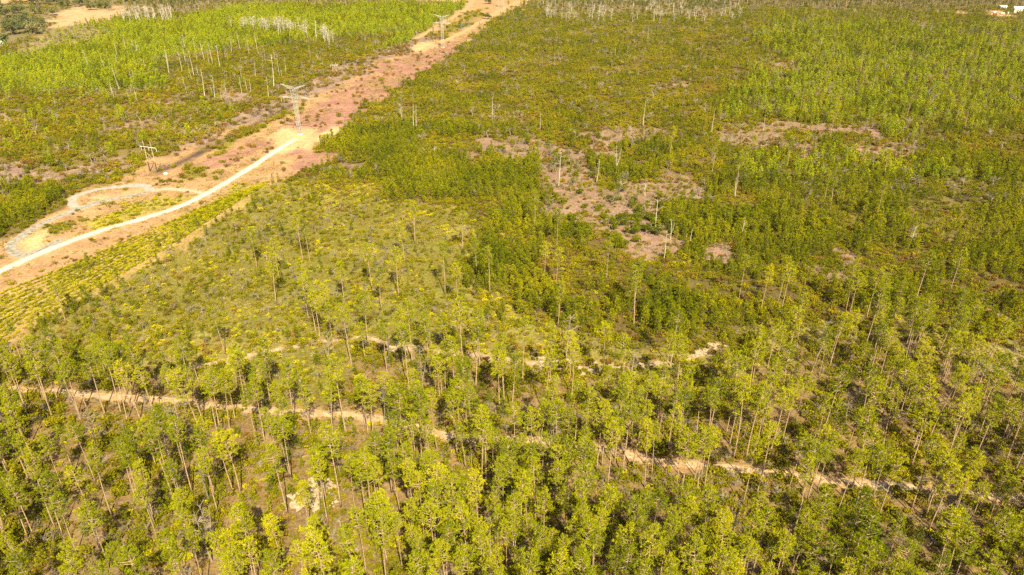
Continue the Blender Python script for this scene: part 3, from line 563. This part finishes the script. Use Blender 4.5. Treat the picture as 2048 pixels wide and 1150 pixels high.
# ------------------------------------------------------------------ pylons
def pylon(px, py, h, spread, lb, tops=True):
    x_, y_ = ground(px, py); nx, ny = ground(886, 95); ox, oy = ground(600, 269)
    rz = math.atan2(ny-oy, nx-ox)-math.pi/2
    e = empty('lattice_pylon', (x_, y_, 0), lb, 'pylon', 'lattice pylons along the corridor', rz)
    b = MB(); w = .075
    def half(z): q = z/h; return float(np.interp(q, [0, .1, .62, .74, .95], [spread, spread*.95, .95, 1.15, 1.55]))
    lv = [0, .13, .25, .36, .46, .55, .62, .68, .75, .82, .89, .95]
    cn = [(-1, -1), (1, -1), (1, 1), (-1, 1)]
    for a, c in zip(lv[:-1], lv[1:]):
        for k in range(4):
            p, q = cn[k], cn[(k+1) % 4]; ha, hc = half(a*h), half(c*h)
            P = lambda s, hf, z: (s[0]*hf, s[1]*hf, z*h)
            b.bar(P(p, ha, a), P(p, hc, c), w*1.1); b.bar(P(p, ha, a), P(q, hc, c), w*.62); b.bar(P(q, ha, a), P(p, hc, c), w*.62); b.bar(P(p, hc, c), P(q, hc, c), w*.55)
    b.obj('tower_body', [M['galv']], e)
    for k in range(4):
        f = MB(); f.tube([(cn[k][0]*spread, cn[k][1]*spread, -.05), (cn[k][0]*spread, cn[k][1]*spread, .5)], [.4, .36], 10); f.obj('footing', [M['conc']], e)
    def arm(zb, zt, L, rise, nm):
        a = MB()
        for s in (-1, 1):
            tip = (s*L, 0, rise)
            for yy_ in (-1.1, 1.1):
                n = 5; lo_ = [(s*1.1+(tip[0]-s*1.1)*t/n, yy_*(1-t/n), zb+(tip[2]-zb)*t/n) for t in range(n+1)]; hi_ = [(s*1.1+(tip[0]-s*1.1)*t/n, yy_*(1-t/n), zt+(tip[2]-zt)*t/n) for t in range(n+1)]
                for t in range(n):
                    a.bar(lo_[t], lo_[t+1], w); a.bar(hi_[t], hi_[t+1], w); a.bar(lo_[t], hi_[t+1], w*.6); a.bar(hi_[t], lo_[t+1], w*.6)
        a.obj(nm, [M['galv']], e)
        return L
    arm(h*.745, h*.79, h*.30, h*.75, 'crossarm'); arm(h*.92, h*.955, h*.275, h*1.01, 'earth_wire_arm')
    for s in (-1, 0, 1):
        i_ = MB(); xx, zt = s*h*.295, h*(.752 if s else .745)
        for k in range(9): i_.tube([(xx, 0, zt-.2-k*.3), (xx, 0, zt-.32-k*.3)], [.16, .1], 8)
        i_.tube([(xx, 0, zt), (xx, 0, zt-2.9)], [.03, .03], 4); i_.obj('insulator_string', [M['white']], e)
    return e
pylon(600, 269.5, 28.5, .85, 'nearest steel lattice pylon standing on the tan sand pad')
pylon(886, 95, 28.5, .95, 'middle steel lattice pylon in the corridor near the small pond')
pylon(1002, 15, 28.5, 4.2, 'farthest steel lattice pylon cut off by the top edge of the photo')
def h_frame(pts, hpx, lb):
    (xa, ya), (xb, yb) = [ground(*p) for p in pts]; cx_, cy_ = (xa+xb)/2, (ya+yb)/2; rz = math.atan2(yb-ya, xb-xa); hw = math.hypot(xb-xa, yb-ya)/2
    h = hpx*(cy_*CP+H*SP)/F/math.cos(math.atan2(H, cy_)); e = empty('power_pole_frame', (cx_, cy_, 0), lb, 'power pole', None, rz)
    for s in (-1, 1):
        p = MB(); p.tube([(s*hw, 0, 0), (s*hw, 0, h*.33)], [.24, .22], 8, mi=1); p.tube([(s*hw, 0, h*.33), (s*hw, 0, h)], [.21, .15], 8); p.obj('pole', [M['pole'], M['polebase']], e)
    a = MB(); a.box((0, .24, h*.80), (hw*4.4, .16, .2)); a.obj('crossarm', [M['conc']], e)
    for s in (-1, 0, 1):
        i_ = MB(); xx = s*hw*2.1
        i_.tube([(xx, .4, h*.79), (xx, .4, h*.79-1.7)], [.10, .10], 8)
        for k in range(6): i_.tube([(xx, .4, h*.79-.2-k*.26), (xx, .4, h*.79-.3-k*.26)], [.17, .13], 8)
        i_.obj('insulator', [M['white']], e)
    b = MB(); b.bar((-hw, -.2, h*.42), (hw, -.2, h*.66), .08); b.bar((hw, -.2, h*.42), (-hw, -.2, h*.66), .08); b.obj('cross_brace', [M['pole']], e)
h_frame([(300.3, 343), (314.6, 345)], 60, 'two-legged timber power pole with white crossarm at the end of the gravel loop')
h_frame([(667, 152), (674, 152)], 26, 'small grey two-legged power pole on the far side of the corridor')
# ------------------------------------------------------------------ buildings and small things far off
def house(px, py, L, W, h, rz, wall, roof, lb, name='house'):
    x_, y_ = ground(px, py); e = empty(name, (x_, y_, 0), lb, 'building', None, rz)
    b = MB(); b.box((0, 0, h/2), (L, W, h)); b.obj('wall', [M[wall]], e)
    r = MB(); o = .5; z0 = h+.02; rh = W*.28
    r.add([(-L/2-o, -W/2-o, z0), (L/2+o, -W/2-o, z0), (L/2+o, W/2+o, z0), (-L/2-o, W/2+o, z0), (-L/2-o, 0, z0+rh), (L/2+o, 0, z0+rh)], [(0, 1, 5, 4), (2, 3, 4, 5), (1, 2, 5), (3, 0, 4), (3, 2, 1, 0)])
    r.obj('roof', [M[roof]], e)
    for k in range(max(2, int(L/4))):
        q = MB(); xx = -L/2+L*(k+.5)/max(2, int(L/4))
        if k == 1: q.box((xx, -W/2-.03, 1.05), (1, .06, 2.1)); q.obj('door', [M['rust']], e)
        else: q.box((xx, -W/2-.03, 1.6), (1.3, .06, 1.1)); q.obj('window', [M['dkglass']], e)
house(-2, 90, 12, 8, 3, .2, 'white', 'greenroof', 'white house with pale green roof at the left edge among oaks')
house(2040, 24, 17, 8, 4.2, -.15, 'white', 'white', 'long white metal shed at the top right edge', 'shed')
house(2004, 17.5, 9, 5, 2.8, .15, 'white', 'white', 'small white building behind the parked vehicles at top right')
def van(px, py, rz, m, lb, L=5.2):
    x_, y_ = ground(px, py); e = empty('parked_van', (x_, y_, 0), lb, 'van', None, rz)
    b = MB(); b.box((-.4, 0, 1.25), (L-.9, 1.95, 1.6)); b.box((L/2-.5, 0, .85), (1.0, 1.9, .9)); b.obj('body', [M[m]], e)
    g = MB(); g.box((L/2-.82, 0, 1.62), (.12, 1.7, .62)); g.obj('windscreen', [M['dkglass']], e)
    for i in (-1, 1):
        for j in (-1, 1):
            w = MB(); w.tube([(i*L*.3, j*.82, .36), (i*L*.3, j*1.0, .36)], [.36, .36], 14); w.obj('wheel', [M['tyre']], e)
van(1988, 26, .5, 'white', 'white van parked left of the others in the far sandy yard'); van(2005, 28.5, -.2, 'white', 'white van parked in the middle of the far sandy yard'); van(2015, 27.5, 1.2, 'white', 'white van parked beside the long white shed'); van(1990, 30.5, .1, 'rust', 'rusty red van at the near edge of the far sandy yard')
x_, y_ = ground(658, 276); e = empty('utility_cabinet', (x_, y_, 0), 'small white utility cabinet at the right end of the sand pad', 'cabinet', None, .4)
b = MB(); b.box((0, 0, .12), (3.2, 2.2, .24)); b.obj('plinth', [M['conc']], e); b = MB(); b.box((0, 0, 1.0), (2.6, 1.6, 1.5)); b.obj('body', [M['white']], e)
for s in (-1, 1): b = MB(); b.box((s*.65, -.83, 1.0), (1.2, .06, 1.3)); b.obj('door', [M['white']], e)
def boulder(px, py, s, lb):
    x_, y_ = ground(px, py); b = MB(); n, m = 12, 7; vs = []
    for j in range(m):
        for i in range(n):
            a, c = 2*math.pi*i/n, math.pi*j/(m-1); rr = s*(1+.22*math.sin(3*a+j)+.1*rng.normal()*(0 < j < m-1)); vs.append((rr*math.cos(a)*math.sin(c)*1.3, rr*math.sin(a)*math.sin(c), max(-.05, rr*.6*math.cos(c)+.25*s)))
    b.add(vs, [(j*n+i, (j+1)*n+i, (j+1)*n+(i+1) % n, j*n+(i+1) % n) for j in range(m-1) for i in range(n)])
    tag(b.obj('limestone_rock', [M['conc']], None, True, (x_, y_, 0)), lb, 'rock')
boulder(331, 348, .9, 'small white rock lying by the timber power pole'); boulder(1970, 391, 1.0, 'white rock in a sandy gap at the right edge')
# ------------------------------------------------------------------ ground
GC = {'scrub': (.125, .09, .03), 'forest': (.20, .13, .06), 'open': (.17, .15, .03), 'young': (.115, .085, .03), 'bright': (.20, .19, .05), 'olive': (.18, .135, .04), 'slash': (.25, .155, .115), 'mud': (.12, .095, .085), 'pink': (.315, .158, .122), 'mauve': (.265, .17, .14), 'tan': (.36, .21, .11), 'rows': (.33, .225, .08), 'oak': (.17, .135, .07), 'field': (.46, .27, .155), 'grey': (.17, .135, .08), 'dark': (.12, .10, .05), 'strip': (.20, .165, .03), 'pad': (.47, .32, .17), 'straw': (.25, .195, .085), 'yellow': (.29, .24, .04), 'sparse': (.135, .105, .035), 'mixed': (.21, .17, .045)}
ys = np.r_[-2500, -800, -200, 0, 40, np.geomspace(62, 1400, 520), 1800, 2600, 4200, 9000]
us = np.r_[-8, -3, -1.6, np.linspace(-1.05, 1.05, 620), 1.6, 3, 8]
GXm, GYm = np.meshgrid(us, ys); W_ = .8*(np.maximum(GYm, 0)*CP+H*SP); GXm = np.clip(GXm*np.where(GYm > 40, W_, 120), -9000, 9000)
vx, vy = GXm.ravel(), GYm.ravel(); ok = (vy > 55) & (vy < 1450)
colr = np.zeros((len(vx), 3)); base = np.array([GC[n] for n in Z])
acc = np.zeros((ok.sum(), 3)); xo, yo = vx[ok], vy[ok]
for k in range(5):
    acc += base[zone_at(xo+rng.normal(size=len(xo))*.5*(1+yo/250), yo+rng.normal(size=len(xo))*.8*(1+yo/160), 1)]
acc /= 5
# damp dark ditch in the corridor, worn sandy shoulders along tracks
d = line_mask(DITCH[::4], xo, yo); q = np.clip(1-d/(2.0+7*fbm(xo, yo, 16, 139)), 0, 1)[:, None]*np.clip(2.8*fbm(xo, yo, 11, 140)-.35, 0, 1)[:, None]; acc = acc*(1-q)+np.array((.075, .052, .042))*q
for (P, w), cc in zip(TR_W, [(.60, .50, .38), (.27, .24, .22), (.28, .25, .23), (.40, .28, .18)]+[(.42, .255, .13)]*4):
    d = line_mask(P[::4]+[P[-1]], xo, yo)-(fbm(xo, yo, 5, 170)-.5)*w*1.6
    q = np.clip(1.5-d/(w*1.7), 0, 1)[:, None]*.5; acc = acc*(1-q)+np.array((.42, .26, .135))*q
    q = np.clip(1.35-d/(w*.95), 0, 1)[:, None]*.9; acc = acc*(1-q)+np.array(cc)*q
colr[:] = (.16, .13, .045); colr[ok] = acc
nX, nY = len(us), len(ys)
fs = [(j*nX+i, j*nX+i+1, (j+1)*nX+i+1, (j+1)*nX+i) for j in range(nY-1) for i in range(nX-1)]
me = bpy.data.meshes.new('ground'); me.from_pydata(np.stack([vx, vy, 0*vx], 1).tolist(), [], fs); me.update()
ca = me.attributes.new('soil', 'FLOAT_COLOR', 'POINT'); ca.data.foreach_set('color', np.c_[colr, np.ones(len(vx))].astype(np.float32).ravel())
m, nt, N = mat('sandy_ground'); L = nt.links.new
at = N('ShaderNodeAttribute'); at.attribute_name = 'soil'; geo = N('ShaderNodeNewGeometry')
def noise(scale, det, lo_, hi_):
    n = N('ShaderNodeTexNoise'); n.inputs['Scale'].default_value = scale; n.inputs['Detail'].default_value = det; n.inputs['Roughness'].default_value = .65; L(geo.outputs['Position'], n.inputs['Vector'])
    r = N('ShaderNodeMapRange'); r.inputs['From Min'].default_value = .3; r.inputs['From Max'].default_value = .7; r.inputs['To Min'].default_value = lo_; r.inputs['To Max'].default_value = hi_; L(n.outputs['Fac'], r.inputs['Value']); return r.outputs[0]
a1, a2 = noise(.09, 5, .72, 1.25), noise(1.1, 8, .55, 1.4)
mu = N('ShaderNodeMath'); mu.operation = 'MULTIPLY'; L(a1, mu.inputs[0]); L(a2, mu.inputs[1])
vm = N('ShaderNodeVectorMath'); vm.operation = 'SCALE'; L(at.outputs['Color'], vm.inputs[0]); L(mu.outputs[0], vm.inputs['Scale'])
hs = N('ShaderNodeHueSaturation'); L(vm.outputs[0], hs.inputs['Color']); L(noise(.21, 4, .485, .515), hs.inputs['Hue']); L(noise(.33, 4, .8, 1.1), hs.inputs['Saturation'])
bp = N('ShaderNodeBump'); bp.inputs['Strength'].default_value = .5; bp.inputs['Distance'].default_value = .4; L(a2, bp.inputs['Height'])
df = N('ShaderNodeBsdfDiffuse'); L(hs.outputs[0], df.inputs[0]); L(bp.outputs[0], df.inputs['Normal']); o = N('ShaderNodeOutputMaterial'); L(df.outputs[0], o.inputs[0])
me.materials.append(m); go = bpy.data.objects.new('ground', me); COL.objects.link(go); tag(go, 'flat sandy ground with patches of dry grass and bare soil', 'ground', kind='structure')
# ------------------------------------------------------------------ roads and tracks
def ribbon(name, P, w, z, c1, c2, lb, rag=.4, strip=None):
    P = np.array(P); t = np.gradient(P, axis=0); t /= np.linalg.norm(t, axis=1)[:, None]; nrm = np.stack([-t[:, 1], t[:, 0]], 1); n = len(P); rows_ = 5
    s = np.arange(n)*1.5; vs = []
    for k in range(rows_):
        q = k/(rows_-1)*2-1; e = w*q*np.interp(np.arange(n), [0, 5, n-9, n-1], [1, 1, 1, 1 if name == 'gravel_loop' else .35])*(1+(rag*(fbm(s, s*0+(q+1)*40, 5, 150)-.5)*2 if abs(q) == 1 else 0)); vs.append(P+nrm*np.asarray(e).reshape(-1, 1))
    V = [(float(p[0]), float(p[1]), z) for r in vs for p in r]
    f = [(k*n+i, (k+1)*n+i, (k+1)*n+i+1, k*n+i+1) for k in range(rows_-1) for i in range(n-1)]
    me = bpy.data.meshes.new(name); me.from_pydata(V, [], [tuple(reversed(q)) for q in f]); me.update()
    me.materials.append(mottled(name+'_surface', c1, c2, .5, .95)); o = bpy.data.objects.new(name, me); COL.objects.link(o); tag(o, lb, 'road', kind='structure')
ribbon('white_road', ROAD, 1.45, .012, (.44, .40, .35), (.58, .54, .49), 'white crushed stone road running up to the sand pad')
ribbon('gravel_loop', LOOP2, 2.0, .016, (.25, .228, .208), (.36, .335, .305), 'greyish gravel turning loop round a grassy island')
ribbon('gravel_lane', LOOP, 1.9, .008, (.21, .19, .175), (.33, .305, .28), 'greyish gravel lane curving up to the turning loop')
ribbon('gravel_spur', SPUR, 1.5, .004, (.36, .27, .20), (.44, .34, .26), 'short pale spur off the gravel loop')
ribbon('sandy_track', TRACK, 1.2, .008, (.34, .21, .115), (.46, .34, .23), 'long sandy track through the foreground pines', .5)
ribbon('second_track', TRACK2, .9, .008, (.28, .19, .11), (.42, .32, .24), 'broken sandy track half hidden in the middle ground', .6)
ribbon('corridor_track', FARTR, 2.6, .008, (.34, .22, .11), (.42, .28, .16), 'orange track along the right side of the corridor', .5)
ribbon('corridor_side_track', FARTR2, 2.2, .012, (.34, .21, .11), (.42, .27, .16), 'orange track along the left side of the far corridor', .5)
# white sand bared beside the tracks
def patch(name, px, py, rx, ry, c1, c2, lb, z=.016, rot=0, m=None, kind='structure'):
    x_, y_ = ground(px, py); n = 48; vs = [(x_, y_, z)]
    for i in range(n):
        a = 2*math.pi*i/n; r = 1+.22*math.sin(3*a+px)+.14*math.sin(7*a+py)+.08*rng.normal(); u, v = rx*r*math.cos(a), ry*r*math.sin(a); vs.append((x_+u*math.cos(rot)-v*math.sin(rot), y_+u*math.sin(rot)+v*math.cos(rot), z))
    me = bpy.data.meshes.new(name); me.from_pydata(vs, [], [(0, 1+i, 1+(i+1) % n) for i in range(n)]); me.update(); me.materials.append(m or mottled(name+'_surface', c1, c2, .8))
    o = bpy.data.objects.new(name, me); COL.objects.link(o); tag(o, lb, 'ground', kind=kind)
for n_, (px_, py_, rx, ry) in enumerate([(1120, 728, 9, 3.2), (1170, 738, 4, 3), (1405, 704, 3, 2.2), (1428, 692, 3, 1.8), (800, 693, 5, 2.5), (1440, 936, 4, 1.3), (912, 876, 3, 2), (632, 985, 5, 6), (1780, 974, 5, 1.6), (1970, 392, 3, 5)]):
    patch('bare_sand', px_, py_, rx, ry, (.30, .21, .14), (.46, .37, .28), 'bare pale sand patch beside a track', .016+.003*n_)
m, nt, N = mat('pond_water'); p = N('ShaderNodeBsdfPrincipled'); p.inputs['Base Color'].default_value = (.05, .07, .08, 1); p.inputs['Roughness'].default_value = .06; p.inputs['Metallic'].default_value = 0; o = N('ShaderNodeOutputMaterial'); nt.links.new(p.outputs[0], o.inputs[0])
xa, ya = ground(917, 57); xb, yb = ground(937, 45)
patch('pond_water', 927, 51, math.hypot(xb-xa, yb-ya)/2, 5, None, None, 'narrow blue pond in the corridor', .02, math.atan2(yb-ya, xb-xa), m)
# ------------------------------------------------------------------ light
SUN_EL, SUN_AZ = math.radians(46), math.radians(163)       # azimuth clockwise from +Y, where the sun stands: behind the camera, to the right
w = bpy.data.worlds.new('World'); sc.world = w; w.use_nodes = True; nt = w.node_tree; bg = nt.nodes['Background']
sky = nt.nodes.new('ShaderNodeTexSky'); sky.sky_type = 'NISHITA'; sky.sun_disc = False; sky.sun_elevation = SUN_EL; sky.sun_rotation = SUN_AZ; sky.dust_density = 4.0; sky.ozone_density = .3
nt.links.new(sky.outputs[0], bg.inputs[0]); bg.inputs[1].default_value = .05
sl = bpy.data.lights.new('sun', 'SUN'); sl.energy = 5.0; sl.angle = math.radians(.5); sl.color = (1, .885, .54); so = bpy.data.objects.new('sun', sl); COL.objects.link(so)
from mathutils import Vector
sd = Vector((math.sin(SUN_AZ)*math.cos(SUN_EL), math.cos(SUN_AZ)*math.cos(SUN_EL), math.sin(SUN_EL))); so.rotation_euler = sd.to_track_quat('Z', 'Y').to_euler(); so.location = (0, 0, 300)
sc.view_settings.view_transform = 'Standard'; sc.view_settings.look = 'None'; sc.view_settings.gamma = 1; sc.view_settings.exposure = 1.23
sc.cycles.max_bounces = 5; sc.cycles.diffuse_bounces = 1; sc.cycles.transmission_bounces = 2; sc.cycles.use_denoising = False

# ------------------------------------------------------------------ air
b = MB(); b.box((0, 3000, 62.5), (19000, 13000, 127)); hz = b.obj('haze', []); hz.data.materials.clear(); tag(hz, 'thin pale haze that whitens the far woods', 'haze', kind='stuff')
m, nt, N = mat('thin_haze'); pv = N('ShaderNodeVolumePrincipled'); pv.inputs['Color'].default_value = (.92, .94, .97, 1); pv.inputs['Density'].default_value = .00003; pv.inputs['Anisotropy'].default_value = .2
o = N('ShaderNodeOutputMaterial'); nt.links.new(pv.outputs[0], o.inputs['Volume']); hz.data.materials.append(m)
